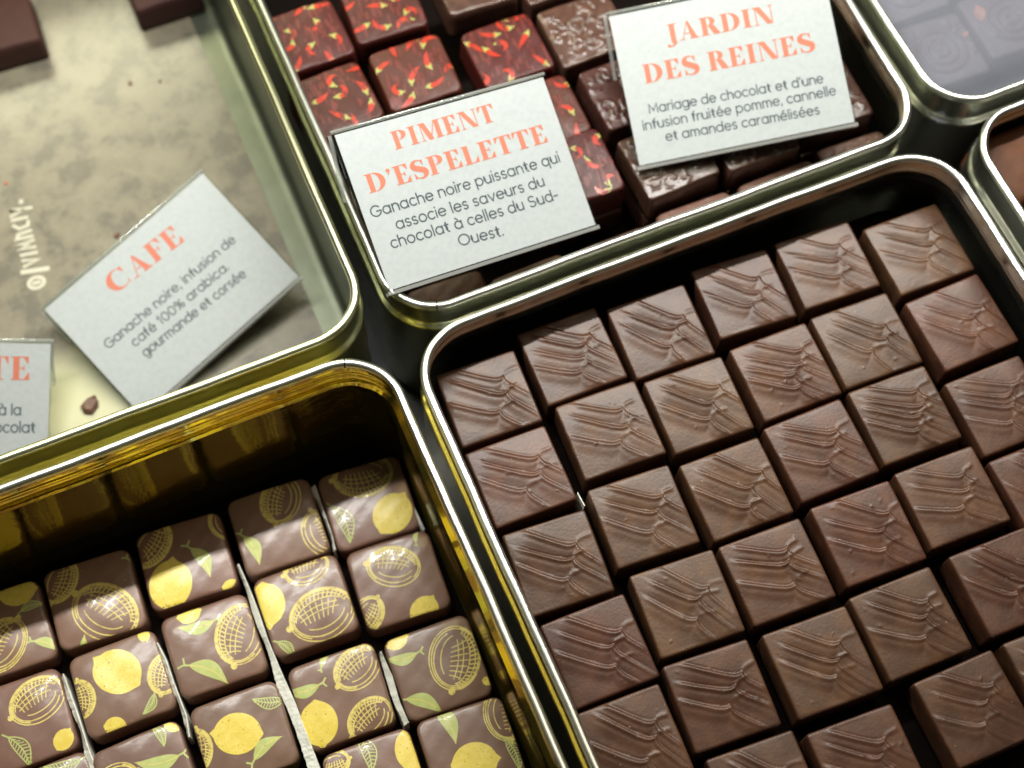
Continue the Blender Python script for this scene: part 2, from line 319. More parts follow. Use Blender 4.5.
# ---- reliefs
def fork_relief(seed, ang):
    g = np.random.default_rng(seed)
    a = math.radians(ang); ca, sa = math.cos(a), math.sin(a)
    n = 3 if g.random() < .9 else 4
    base = {3: [7.2, 1.6, -4.8], 4: [8., 3.4, -1.2, -6.]}[n]
    lines = [(b + g.uniform(-.8, .8), 4.2 + g.uniform(-1.6, 1.8), g.uniform(.75, 1.15), g.uniform(3.5, 6.5), g.uniform(-.05, .08)) for b in base]
    vig = g.uniform(.95, 1.5); bumps = [(g.uniform(-12,12), g.uniform(-12,12), g.uniform(.25,.55), g.uniform(.08,.3)) for _ in range(g.integers(2,7))]
    def f(x, y):
        sx = x*ca + y*sa; t = -x*sa + y*ca; z = np.zeros_like(sx)
        for (t0, sc, amp, cl, sl) in lines:
            d = sx - sc
            tl = t0 + np.where(d < 0, 1.7*np.exp(np.minimum(d,0)/1.3) + .003*d*d, 1.7*np.exp(-np.maximum(d,0)/1.0)) - np.where(d > 0, .26*d, 0) - sl*d
            tau = t - tl
            fade = 1/(1+np.exp(-(sx + 12.5)/1.2)) * np.where(d > 0, np.exp(-(d/11.)**2), 1.)
            z += amp*fade*(-.24*np.exp(-((tau-.1)/.40)**2) + .52*np.exp(-((tau+.95)/.85)**2) + .30*np.exp(-((tau+2.8)/1.9)**2))
            # little curl lifted by the dipping fork
            for (px, py) in [(sc + u*cl*.75, t0 + 1.5 + cl*(u**.6)*.72) for u in np.linspace(0, 1, 14)]:
                z = np.maximum(z, z + amp*.07*np.exp(-((sx-px)**2 + (t-py)**2)/.35))
        z *= vig
        for (bx, by, br, ba) in bumps: z += ba*np.exp(-((x-bx)**2+(y-by)**2)/br**2)
        z += .12*np.sin(x*.21 + seed) * np.cos(y*.17 + seed*2)
        return z
    return f
def curly_relief(seed, n=22, rings=False):
    g = np.random.default_rng(seed)
    arcs = [(g.uniform(-13,13), g.uniform(-13,13), g.uniform(1.0,3.6), g.uniform(-3.1,3.1), g.uniform(1.2,4.5), g.uniform(.6,1.1)) for _ in range(n)]
    if rings: arcs = [(0.5, -.5, r, 0, 7, 1.1) for r in (2.2, 5.6, 9.0)] + [(g.uniform(-13,13), g.uniform(-13,13), g.uniform(1.5,3.5), g.uniform(-3,3), 3., .9) for _ in range(6)]
    def f(x, y):
        z = np.zeros_like(x)
        for (cx, cy, r, a0, da, am) in arcs:
            dx, dy = x-cx, y-cy; rad = np.hypot(dx, dy); a = (np.arctan2(dy, dx) - a0) % (2*math.pi)
            on = 1/(1+np.exp((a-da)/.12)) * (1 - np.exp(-(a/.12)**2)) if da < 6.2 else 1.
            w = .48 if not rings else .75
            z = np.maximum(z, (1.0 if rings else .62)*am*on*np.exp(-((rad-r)/w)**2))
        return z
    return f
def soft_relief(seed, amp=.25):
    g = np.random.default_rng(seed); p = g.uniform(0, 6.28, 6)
    return lambda x, y: amp*(np.sin(x*.25+p[0])*np.cos(y*.22+p[1]) + .5*np.sin(x*.5+y*.3+p[2]) + .25*np.sin(y*.9-x*.7+p[3]))

# ------------------------------------------------------------------ printed motifs laid on a top surface
class Print:
    def __init__(s, piece): s.p = piece; s.V = []; s.F = []; s.I = []; s.layer = 0
    def _add(s, pts, faces, mi):
        """pts (n,2) local; points past the edge slide onto it, faces lying fully past it are dropped"""
        pts = np.asarray(pts, float); rho, R = s.p.rho(pts[:,0], pts[:,1]); lim = .975
        outp = rho > lim; k = np.where(outp, lim / np.maximum(rho, 1e-6), 1.); q = pts * k[:,None]
        s.layer += 1
        z = s.p.z(q[:,0], q[:,1]) + .045 + .004 * (s.layer % 14)
        b = sum(len(v) for v in s.V); s.V.append(np.column_stack([q, z]))
        for f in faces:
            if all(outp[i] for i in f): continue
            s.F.append([b+i for i in f]); s.I.append(mi)
    def stroke(s, path, w, mi):
        P = np.asarray(path, float); 
        if len(P) < 2: return
        # resample about every .45 mm
        d = np.r_[0, np.cumsum(np.hypot(*np.diff(P, axis=0).T))]
        n = max(2, int(d[-1]/.45)+1); t = np.linspace(0, d[-1], n); P = np.column_stack([np.interp(t, d, P[:,0]), np.interp(t, d, P[:,1])])
        T = np.gradient(P, axis=0); T /= np.maximum(np.hypot(T[:,0], T[:,1])[:,None], 1e-9); N = np.column_stack([-T[:,1], T[:,0]])
        ww = (w(np.linspace(0,1,n)) if callable(w) else np.full(n, w))[:,None] / 2
        pts = np.vstack([P + N*ww, P - N*ww])
        s._add(pts, [(i, n+i, n+i+1, i+1) for i in range(n-1)], mi)
    def blob(s, outline, mi, centre=(0,0), rings=9):
        O = np.asarray(outline, float); c = np.asarray(centre, float); n = len(O)
        pts = [c[None]] + [c + (O-c)*k for k in np.linspace(0, 1, rings+1)[1:]]
        F = [(0, 1+i, 1+(i+1) % n) for i in range(n)]
        for r in range(rings-1):
            for i in range(n): F.append((1+r*n+i, 1+(r+1)*n+i, 1+(r+1)*n+(i+1) % n, 1+r*n+(i+1) % n))
        s._add(np.vstack(pts), F, mi)
    def finish(s, name, mats, parent):
        if not s.F: return None
        return obj(name, np.vstack(s.V), s.F, None, parent, mats=mats, midx=s.I)

def xf(pts, cx, cy, sc, deg):
    a = math.radians(deg); P = np.asarray(pts, float) * sc
    return np.column_stack([cx + P[:,0]*math.cos(a) - P[:,1]*math.sin(a), cy + P[:,0]*math.sin(a) + P[:,1]*math.cos(a)])
def lemon_outline(n=56):
    t = np.linspace(0, 2*math.pi, n, endpoint=False); x = .46*np.cos(t); y = .40*np.sin(t)
    x = x + .085*np.exp(-(t-0)**2/.018) + .085*np.exp(-(t-2*math.pi)**2/.018) - .045*np.exp(-(t-math.pi)**2/.03)
    return np.column_stack([x, y])
def motif(pr, kind, cx, cy, L, ang, g):
    T = lambda P: xf(P, cx, cy, L, ang)
    if kind == 'lemon':
        pr.blob(T(lemon_outline()), 0, (cx, cy))
    elif kind == 'half':
        lw = .42; th = np.linspace(0, 2*math.pi, 60)
        for (a, b, ox, t0, t1) in ((.47,.37,0,.05,6.2), (.435,.335,.0,2.6,7.2), (.40,.30,.012,3.6,8.9)):
            t = np.linspace(t0, t1, 60); pr.stroke(T(np.column_stack([a*np.cos(t)+ox, b*np.sin(t)])), lw, 1)
        # nipple at the tip
        t = np.linspace(0, 2*math.pi, 14, endpoint=False); pr.blob(T(np.column_stack([.49+.055*np.cos(t), .05*np.sin(t)])), 1, T([(.49,0)])[0], 2)
        # inner rim of the zest band, one side, with hatching between
        side = 1 if g.random() < .5 else -1
        t = np.linspace(.15, math.pi-.25, 40); pr.stroke(T(np.column_stack([.385*np.cos(t), side*(.22*np.sin(t))])), lw, 1)
        t = np.linspace(.1, math.pi-.1, 40); pr.stroke(T(np.column_stack([.45*np.cos(t), side*.35*np.sin(t)])), .7, 1)
        for u in np.linspace(.25, math.pi-.35, 17):
            a = np.array([.385*math.cos(u), side*.22*math.sin(u)]); b = np.array([.45*math.cos(u+.10), side*.345*math.sin(u+.10)])
            pr.stroke(T([a, b]), .48, 1)
        # net of the segments
        for k in np.linspace(-.27, .30, 7):
            pr.stroke(T([(k, side*.20*math.sqrt(max(0,1-(k/.38)**2))), (k*.8+.03, side*(.03)), (k*.7+.05, -side*.06)]), .34, 1)
        for k in (.13, .055):
            xs = np.linspace(-.27, .32, 14); pr.stroke(T(np.column_stack([xs, side*(k - .5*(xs-.02)**2)])), .34, 1)
        t = np.linspace(-2.9, -.7, 24); pr.stroke(T(np.column_stack([.33*np.cos(t), side*.20*np.sin(t)])), .36, 1)
    elif kind in ('leaf', 'leafh'):
        u = np.linspace(0, 1, 22); up = .20*np.sin(math.pi*u**.85)*(1-.15*u); x = -.42 + .92*u; bend = .10*np.sin(math.pi*u)
        if kind == 'leaf':
            O = np.vstack([np.column_stack([x, up+bend]), np.column_stack([x, -up*.8+bend])[::-1][1:-1]])
            pr.blob(T(O), 2, T([(.04,.10)])[0], 6)
            pr.stroke(T(np.column_stack([x, bend])), .28, 1)
            pr.stroke(T([(-.40,.0),(-.52,-.05),(-.60,-.16)]), .65, 2); pr.stroke(T([(-.50,-.04),(-.60,.08)]), .6, 2)
        else:
            pr.stroke(T(np.column_stack([x, up+bend])), .42, 2); pr.stroke(T(np.column_stack([x, -up*.8+bend])), .42, 2); pr.stroke(T(np.column_stack([x, bend])), .42, 2)
            for k in np.linspace(.1, .85, 9):
                xx = -.42+.92*k; hh = .20*math.sin(math.pi*k**.85); bb = .10*math.sin(math.pi*k)
                pr.stroke(T([(xx, bb), (xx+.07, bb+hh*.8)]), .34, 2); pr.stroke(T([(xx, bb), (xx+.07, bb-hh*.62)]), .34, 2)
            pr.stroke(T([(-.40,.0),(-.58,-.10)]), .55, 2)
def chili(pr, cx, cy, L, ang, bend):
    t = np.linspace(0, 1, 18); a = (t-.5)*bend
    x = (t-.5) if abs(bend) < .1 else np.sin(a)/bend; y = (np.zeros_like(t) if abs(bend) < .1 else (np.cos(a)-1)/bend)
    P = xf(np.column_stack([x, y]), cx, cy, L, ang)
    wmax = 2.1
    pr.stroke(P, lambda u: wmax*np.clip(np.interp(u, [0,.25,.6,1],[.55,1,.85,.05]), .05, 1), 0)
    h = P[0]; d = P[0]-P[2]; d /= np.hypot(*d); n = np.array([-d[1], d[0]])
    pr.stroke([h - d*.5, h + d*.5], 1.7, 1); pr.stroke([h + d*.3, h + d*1.7 + n*.3], .7, 1)
    pr.stroke([h - d*.1 + n*.7, h - d*1.1 + n*1.0], .5, 1); pr.stroke([h - d*.1 - n*.7, h - d*1.1 - n*1.0], .5, 1)

# ------------------------------------------------------------------ tins
def sweep(loop_fn, profile, close=False):
    """loop_fn(offset)->(n,2) ring points; profile [(offset, z)] swept; returns verts, faces"""
    V = []; n = None
    for off, z in profile:
        c = loop_fn(off); n = len(c); V.append(np.column_stack([c, np.full(n, z)]))
    F = []
    m = len(profile); R = m if close else m-1
    for r in range(R):
        for i in range(n):
            a, b = r*n, ((r+1) % m)*n; F.append((a+i, a+(i+1) % n, b+(i+1) % n, b+i))
    return np.vstack(V), F, n
RIMZ = 75.
def make_tin(x0, x1, y0, y1, r, body_m, rim_m, label, inner_m=None, seam=None, lean=0.):
    """x0..y1: centre line of the rolled rim"""
    w, h = x1-x0, y1-y0
    t = empty('chocolate_tin', (x0+x1)/2, (y0+y1)/2, 0)
    def loop(off):
        c = contour(w+2*off, h+2*off, max(r+off, .5), 40, 14); u = np.arange(len(c))/len(c)*2*math.pi   # hand-worn, very slightly wavy walls
        d = .16*np.sin(5*u+x0) + .10*np.sin(11*u+y0) + .07*np.sin(23*u+x1) + .04*np.sin(47*u)
        return c * (1 + d/np.maximum(np.hypot(c[:,0], c[:,1]), 1))[:,None]
    outer = [(.2,.2),(1.2,1.0),(1.6,2.2),(1.6,57.6),(2.0,58.4),(2.15,59.3),(1.9,60.2),(1.0,60.9),(.4,61.6),(.25,62.6),(.25,RIMZ-1.2)]
    V, F, n = sweep(loop, outer)
    F = list(F); F.append(list(range(n))[::-1])
    obj('outer_wall', V, F, body_m, t)
    inner = [(-.35,RIMZ-1.2),(-.35,68.2),(-.55,67.5),(-1.05,67.0),(-.55,66.4),(-.35,65.8),(-.35,61.8),(.3-lean,60.8),(.9-lean,60.),(1.1-lean,58.8),(1.1-lean*1.25,5.),(.5-lean*1.25,3.),(-1.5,2.0),(-4,2.0)]
    V, F, n = sweep(loop, inner); F = list(F); F.append([len(V)-n+i for i in range(n)])
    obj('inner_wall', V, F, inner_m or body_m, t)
    prof = [(1.6*math.cos(a)+.05, RIMZ-1.6+1.6*math.sin(a)) for a in np.linspace(0, 2*math.pi, 14, endpoint=False)]
    V, F, n = sweep(loop, prof, True); obj('rolled_rim', V, F, rim_m, t)
    if seam is not None:
        c = loop(0.05); d = np.hypot(c[:,0]+(x0+x1)/2-seam[0], c[:,1]+(y0+y1)/2-seam[1]); i = int(np.argmin(d))
        p = c[i]; tg = c[(i+1) % len(c)] - c[i-1]; tg /= np.hypot(*tg); nn = np.array([tg[1], -tg[0]])
        V = []; F = []; K = 14
        for s_ in (-.22, .22):
            for a in np.linspace(0, 2*math.pi, K, endpoint=False):
                q = p + tg*s_ + nn*(1.65*math.cos(a)); V.append((q[0], q[1], RIMZ-1.6+1.65*math.sin(a)))
        for k in range(K): F.append((k, (k+1) % K, K+(k+1) % K, K+k))
        F.append(list(range(K))[::-1]); F.append([K+k for k in range(K)])
        obj('rim_seam', V, F, M['seam'], t)
    return tag(t, label, 'tin', 'rectangular chocolate tins')
make_tin(-28.6, 173.6, -182, 22.2, 20, M['silver'], M['silver_rim'], 'silver tin with a bright rolled rim holding rows of fork-marked dark chocolate squares', seam=(-33,-2) and None)
make_tin(-240, -37.6, -182, 24.2, 19, M['gold'], M['silver_rim'], 'gold-lined tin holding the yellow lemon-printed chocolates', seam=(-50, 22), lean=2.6)
make_tin(-27.0, 173.4, 30.0, 236, 19, M['green_silver'], M['silver_rim'], 'silver tin holding chilli-printed and curly dark chocolates with two price cards', seam=(-15,32))
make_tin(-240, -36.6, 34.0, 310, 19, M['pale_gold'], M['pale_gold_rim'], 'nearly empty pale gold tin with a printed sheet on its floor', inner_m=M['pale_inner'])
make_tin(182.6, 385, 32.5, 238, 18, M['silver'], M['silver_rim'], 'silver tin covered by clear film over swirl-topped chocolates')
make_tin(186.2, 390, -178, 25.0, 18, M['silver'], M['silver_rim'], 'silver tin of smooth milk chocolate slabs at the right edge of the photo')

# ------------------------------------------------------------------ squares with fork marks
ORD = ['back row', 'second row', 'third row', 'fourth row', 'fifth row', 'sixth row', 'seventh row']
CO = ['first', 'second', 'third', 'fourth', 'fifth', 'sixth']
for key, (cx, cy, a, w, h) in sorted(DATA['R'].items()):
    i, j = int(key[0]), int(key[1])
    seed = 100 + i*7 + j
    g = np.random.default_rng(seed)
    ang = {'41': -26, '31': -44, '32': -23, '34': -24, '40': -40}.get(key, -36 + g.uniform(-9, 8))
    P = Piece(w=29.5*.65+w*.35, h=29.2*.65+h*.35, H=14 + g.uniform(-.3,.3), r=.9, er=.8, dome=.28, relief=fork_relief(seed, ang), nr=38, ns=42, wob=.004, seed=seed, flare=.12)
    o = P.build('chocolate_square', M['choc']); place(o, cx, cy, 57-14, a, *((0,0) if key == '20' else (g.uniform(-.8,.8), g.uniform(-.8,.8))))
    tag(o, f'fork-marked dark chocolate square, {CO[j]} from the left rim, {ORD[i]} of its tin', 'chocolate', 'fork-marked chocolate squares')
# ---- lemon printed
for key, (cx, cy, a, w, h) in sorted(DATA['L'].items()):
    i, j = int(key[0]), int(key[1]); seed = 300 + i*7 + j; g = np.random.default_rng(seed)
    P = Piece(w=30.4, h=29.6, H=13.5, r=3.4, er=.95, dome=.8, relief=soft_relief(seed, .10), nr=26, ns=22, wob=.008, seed=seed, flare=.1)
    o = P.build('lemon_chocolate', M['lemon_choc']); place(o, cx, cy, 17-13.2, a, g.uniform(-1.5,1.5), g.uniform(-1.5,1.5))
    pr = Print(P)
    for (t, x, y, L, an) in DATA['M'][key]: motif(pr, t, x, y, L, an, g)
    pr.finish('lemon_print', [M['yellow'], M['yellow_line'], M['green']], o)
    tag(o, f'lemon-printed square chocolate, {CO[j-1]} from the right wall, {ORD[i]} of the gold tin', 'chocolate', 'lemon-printed chocolates')
# ---- chilli printed
Tp = {'10': (-13.5,163.5,1), '20': (-14.0,132.3,2.5), '11': (17.5,166.0,-2.5), '21': (17.8,133.0,-1.2), '12': (53.5,164,-2), '22': (53.2,128.4,.4), '32': (54.6,97.2,.3), '42': (55.6,71.6,-.5)}
where = {'10': 'topmost beside the left rim', '20': 'just above the left corner of the pepper card', '11': 'topmost in the second column', '21': 'above the middle of the pepper card',
         '12': 'topmost in the third column', '22': 'above the right corner of the pepper card', '32': 'tucked beside the right edge of the pepper card', '42': 'frontmost, at the lower right of the pepper card'}
for key, (cx, cy, a) in sorted(Tp.items()):
    seed = 500 + int(key); g = np.random.default_rng(seed)
    plain = key == '12'
    P = Piece(w=28.2, h=27.6, H=14, r=2.6, er=.9, dome=.5, relief=soft_relief(seed, .14), nr=24, ns=22, wob=.008, seed=seed, flare=.5)
    o = P.build('chili_chocolate', M['choc_dark'] if plain else M['chili_choc']); place(o, cx, cy, 58-14, a, g.uniform(-1.5,1.5), g.uniform(-1.5,1.5))
    if not plain:
        pr = Print(P)
        for _ in range(64):   # dark red flecks of the transfer
            x, y = g.uniform(-13,13,2); L = g.uniform(1.5,5); aa = g.uniform(0,6.28)
            pr.stroke([(x,y),(x+.45*L*math.cos(1.4),y+L*math.sin(1.4))], g.uniform(.5,1.3), 2)
        pts = []
        for _ in range(600):
            x, y = g.uniform(-12.5,12.5,2)
            if all((x-a_)**2+(y-b_)**2 > 40 for a_, b_ in pts): pts.append((x, y))
            if len(pts) >= 10: break
        for (x, y) in pts: chili(pr, x, y, g.uniform(6.,8.2), g.uniform(0,360), g.choice([-1,1])*g.choice([.15,.9,2.2,3.2]))
        pr.finish('chili_print', [M['red'], M['chili_green'], M['foil']], o)
    tag(o, f'dark chocolate {"with plain top" if plain else "with red chillies"}, {where[key]}', 'chocolate', None if plain else 'chilli-printed chocolates')
# ---- curly textured
Cp = {'a': (84.6,126.5,-1), 'b': (87.6,95.5,1.4), 'c': (89.4,62.6,1.5), 'd': (121.0,61.8,0), 'e': (153.5,65,-1.5), 'f': (153.0,97.5,1), 'g': (84.0,158,0), 'k': (152.5,129,-1)}
cw = {'a': 'nearest the left corner of the garden card', 'b': 'half under the left edge of the garden card', 'c': 'below the left half of the garden card', 'd': 'below the middle of the garden card',
      'e': 'frontmost against the right rim beside the garden card', 'f': 'second from the front against the right rim', 'g': 'at the top of the photo behind the garden card', 'k': 'third from the front against the right rim'}
for n_, (key, (cx, cy, a)) in enumerate(sorted(Cp.items())):
    seed = 700 + n_; g = np.random.default_rng(seed)
    P = Piece(w=29., h=27.6, H=13.5, r=1.6, er=.8, dome=.3, relief=curly_relief(seed, 42), nr=40, ns=34, wob=.02, seed=seed, flare=.4)
    o = P.build('curly_chocolate', M['choc_dark']); place(o, cx, cy, 58-14, a, g.uniform(-1.5,1.5), g.uniform(-1.5,1.5))
    tag(o, f'glossy dark chocolate with curly ridges, {cw[key]}', 'chocolate', 'curly-ridged dark chocolates')
# ---- pieces of the lower layers in the chilli tin
mid = {(55.4,71.0): 'directly under the front chilli chocolate', (89.4,62.6): 'directly under the front curly chocolate left of centre', (121.0,61.8): 'directly under the front curly chocolate right of centre', (153.5,65.0): 'directly under the front curly chocolate by the rim'}
for n_, ((cx, cy), l) in enumerate(mid.items()):
    P = Piece(w=28.6, h=27.4, H=13.6, r=1.6, er=.9, dome=.3, nr=8, ns=12, wob=.012, seed=n_, flare=.5)
    o = P.build('layered_chocolate', M['choc_dark']); place(o, cx, cy, 58-28, .8*n_-1)
    tag(o, f'dark chocolate {l}', 'chocolate', 'lower-layer chocolates')
for n_, (x0, x1, yb, zt, lab) in enumerate(DATA['F']):
    g = np.random.default_rng(900+n_); curly = n_ >= 3
    P = Piece(w=x1-x0-.8, h=17, H=13.5, r=2.2, er=1.2, dome=.9, relief=curly_relief(920+n_, 45) if curly else soft_relief(900+n_, .25), nr=34 if curly else 20, ns=28, wob=.01, seed=n_, flare=.4)
    o = P.build('front_row_chocolate', M['choc_mid']); place(o, (x0+x1)/2, yb-8.7, zt-13.5, [-3,2,1,-1,1,-2][n_], g.uniform(0,1.5), g.uniform(-2,2))
    tag(o, f'{"bumpy" if curly else "smooth"} dark chocolate low behind the front rim, {lab}', 'chocolate', 'front row of low chocolates')
# ---- film-covered tin
for n_, (cx, cy, lab) in enumerate([(201,63,'lowest, against the left rim'), (232,66,'second along the front'), (201,95,'further back against the left rim'), (232,98,'further back in the second column')]):
    P = Piece(w=29, h=29, H=14, r=2., er=1., dome=.3, relief=curly_relief(1000+n_, 12, True), nr=30, ns=24, wob=.01, seed=n_)
    o = P.build('swirl_chocolate', M['choc_mid']); place(o, cx+.5*n_, cy, 62-14, -2+n_, 0, 0)
    tag(o, f'dark chocolate with raised swirl under clear film, {lab}', 'chocolate', 'swirl-topped chocolates under film')
def film():
    nx, ny = 60, 50; V = []; F = []
    for j in range(ny+1):
        for i in range(nx+1):
            x = 185 + 90*i/nx; y = 35.5 + 100*j/ny
            z = 65.6 + .5*math.sin(x*.11+y*.05) + .35*math.sin(y*.19-x*.07) + .12*math.sin(x*.41+y*.33) - 3.0*math.exp(-((y-38)/6)**2)
            if math.hypot(x-185, y-35.5) < 9: z -= 2.
            V.append((x, y, z))
    for j in range(ny):
        for i in range(nx): a = j*(nx+1)+i; F.append((a, a+1, a+nx+2, a+nx+1))
    o = obj('clear_film', V, F, M['film']); sd = o.modifiers.new('thickness', 'SOLIDIFY'); sd.thickness = .00012
    tag(o, 'crinkled clear plastic film lying over the swirl-topped chocolates', 'film')
film()
# orange flakes of garnish on the film-covered chocolates
def crumb(name, x, y, z, s, mat, label, seed, flat=.5, group=None, cat='crumb'):
    g = np.random.default_rng(seed); V = []; F = []; K = 7
    for k, (zz, rr) in enumerate(((0,.75),(.35*flat,1.),(.8*flat,.7))):
        for i in range(K):
            a = 2*math.pi*i/K; r_ = s/2*rr*(1+g.uniform(-.3,.3)); V.append((r_*math.cos(a), r_*math.sin(a)*.75, zz*s+g.uniform(-.04,.04)*s))
    for k in range(2):
        for i in range(K): F.append((k*K+i, k*K+(i+1) % K, (k+1)*K+(i+1) % K, (k+1)*K+i))
    F.append(list(range(K))[::-1]); F.append([2*K+i for i in range(K)])
    o = obj(name, V, F, mat, smooth=False); place(o, x, y, z, g.uniform(0,360)); tag(o, label, cat, group); return o
M['orange'] = principled('orange_peel', (.45,.13,.05), .5)[0]
crumb('peel_flake', 224, 72, 61.5, 7, M['orange'], 'orange peel flake on a swirl chocolate under the film', 5, .2, cat='garnish')
crumb('peel_flake', 214, 66, 61.5, 3.2, M['orange'], 'tiny orange flake between the film-covered chocolates', 6, .3, cat='garnish')
# ---- milk chocolate slabs in the far right tin
P = Piece(w=64, h=30, H=16, r=5, er=3, dome=1., relief=soft_relief(31,.2), nr=20, ns=24, seed=2)
o = P.build('chocolate_slab', M['choc_milk']); place(o, 223, 9, 46, -1); tag(o, 'smooth milk chocolate slab at the back of the right edge tin', 'chocolate')
P = Piece(w=64, h=44, H=16, r=5, er=3, dome=1., relief=soft_relief(33,.2), nr=20, ns=24, seed=3)
o = P.build('chocolate_slab', M['choc_dark']); place(o, 224, -34, 30, -2); tag(o, 'low dark chocolate slab in front of the milk one', 'chocolate')

# ------------------------------------------------------------------ gap shade sheets, dividers, sheet, crumbs
def box(x0, x1, y0, y1, z0, z1):
    V = [(x0,y0,z0),(x1,y0,z0),(x1,y1,z0),(x0,y1,z0),(x0,y0,z1),(x1,y0,z1),(x1,y1,z1),(x0,y1,z1)]
    return V, [(3,2,1,0),(4,5,6,7),(0,1,5,4),(1,2,6,5),(2,3,7,6),(3,0,4,7)]
def gap_sheet(x0, x1, y0, y1, z, label, r=18):  # added sheet that keeps the gaps between pieces dark
    c = contour(x1-x0, y1-y0, r, 10, 8); n = len(c); m = np.array([(x0+x1)/2, (y0+y1)/2])
    V = [(p[0]+m[0], p[1]+m[1], zz) for zz in (z-1, z) for p in c]
    F = [list(range(n))[::-1], list(range(n, 2*n))] + [(i, (i+1) % n, n+(i+1) % n, n+i) for i in range(n)]
    o = obj('gap_shade_sheet', V, F, M['gap_sheet'], smooth=False); tag(o, label, 'gap_sheet'); return o
gap_sheet(-26, 171, -179, 19.5, 42.5, 'added near-black sheet shading the gaps under the fork-marked chocolate squares')
gap_sheet(-237.5, -40.2, -179.5, 21.5, 6.4, 'added near-black sheet shading the gaps under the lemon-printed chocolates')
gap_sheet(-24.5, 171, 33, 233, 16, 'added near-black sheet shading the gaps under the chilli and curly chocolates')
gap_sheet(185, 382, 35, 235, 47.5, 'added near-black sheet shading the gaps under the film-covered chocolates')
gap_sheet(189, 387, -175, 22, 29.5, 'added near-black sheet shading the depth of the right edge tin')

dl = ['longest torn white paper strip, between the second and third lemon columns', 'short white paper strip between the third and fourth lemon columns', 'white paper strip between the two lemon columns nearest the right wall, lower part',
      'white paper strip between the leftmost lemon columns', 'thin white paper tip between the two back lemon chocolates by the right corner', 'white sliver standing in for a reflection between the corner lemon chocolate and right wall']  # the last sliver is a wall reflection built as a white strip
for n_, pts in enumerate(DATA['div']):
    g = np.random.default_rng(40+n_); P = np.array(pts); d = np.r_[0, np.cumsum(np.hypot(*np.diff(P[:,:2], axis=0).T))]
    N = max(6, int(d[-1]/1.0)); t = np.linspace(0, d[-1], N); X = np.interp(t, d, P[:,0]); Y = np.interp(t, d, P[:,1]); Wd = np.interp(t, d, P[:,2])
    V = []; F = []
    for k in range(N):
        j1, j2 = g.uniform(-.12,.12,2) + .35*math.sin(k*.23+n_); w = max(Wd[k]*.9, .6)
        V += [(X[k]-w/2+j1, Y[k], 15.4+j2), (X[k]+w/2, Y[k]+.2, 16.8+j1), (X[k]+w/2+.35, Y[k]+.2, 16.4+j1), (X[k]+w/2+.2, Y[k], 5), (X[k]-w/2-.3, Y[k], 5)]
    for k in range(N-1):
        for q in range(5): F.append((k*5+q, k*5+(q+1) % 5, (k+1)*5+(q+1) % 5, (k+1)*5+q))
    F.append([0,1,2,3,4][::-1]); F.append([(N-1)*5+q for q in range(5)])
    o = obj('paper_divider', V, F, M['white_strip'], smooth=False); tag(o, dl[n_], 'divider', 'white paper dividers')
# tiny clear film splinter beside the second row, its glint put in as white
V, F = box(-.12,.12,-2.6,2.6,0,10.5); o = obj('film_splinter', V, F, M['white_strip'], smooth=False); place(o, 4.9, -45, 45, 3, 0, 4); tag(o, 'thin film splinter with its glint painted white, left of the second-column squares', 'film scrap')

V, F = box(-235, -47.3, 52, 305, 2.2, 2.7); o = obj('printed_sheet', V, F, M['sheet'], smooth=False)
tag(o, 'weathered beige and grey printed sheet on the floor of the pale tin', 'printed sheet')
SHEET = o
V, F = box(-130, -106, 232.5, 238, 2.8, 16)
for (cx, cy, w, h, lab) in [(-120, 240, 34, 26, 'blurred dark chocolate at the top left corner of the photo'), (-55, 238.5, 28, 26, 'blurred dark chocolate at the top of the pale tin near its right wall')]:
    pass
for (cx, cy, w, h, a, lab) in DATA['TLC']:
    P = Piece(w=w, h=h, H=14, r=2, er=1, dome=.4, relief=soft_relief(int(cx)+400, .2), nr=14, ns=14, seed=4)
    o = P.build('leftover_chocolate', M['leftover']); place(o, cx, cy, 2.9, a); tag(o, lab, 'chocolate', 'leftover chocolates in the pale tin')
cl = ['broad purple-brown chocolate chip between the two cards', 'dark brown crumb at the upper edge of the coffee card', 'small brown crumb beside the coffee card, upper', 'small brown crumb beside the coffee card, lower', 'tiny crumb left of the coffee card',
      'left of two dark crumbs below the leftover chocolate', 'right of two dark crumbs below the leftover chocolate', 'rusty crumb at the left edge above the white lettering', 'pale crumb near the coffee card corner', 'tiny crumb above the coffee card edge']
for k, (x, y, s) in enumerate(DATA['misc']['crumbs']):
    crumb('chocolate_crumb', x, y, 2.75, s, M['choc_mid'] if k != 7 else M['orange'], cl[k], k, .35, 'chocolate crumbs in the pale tin')

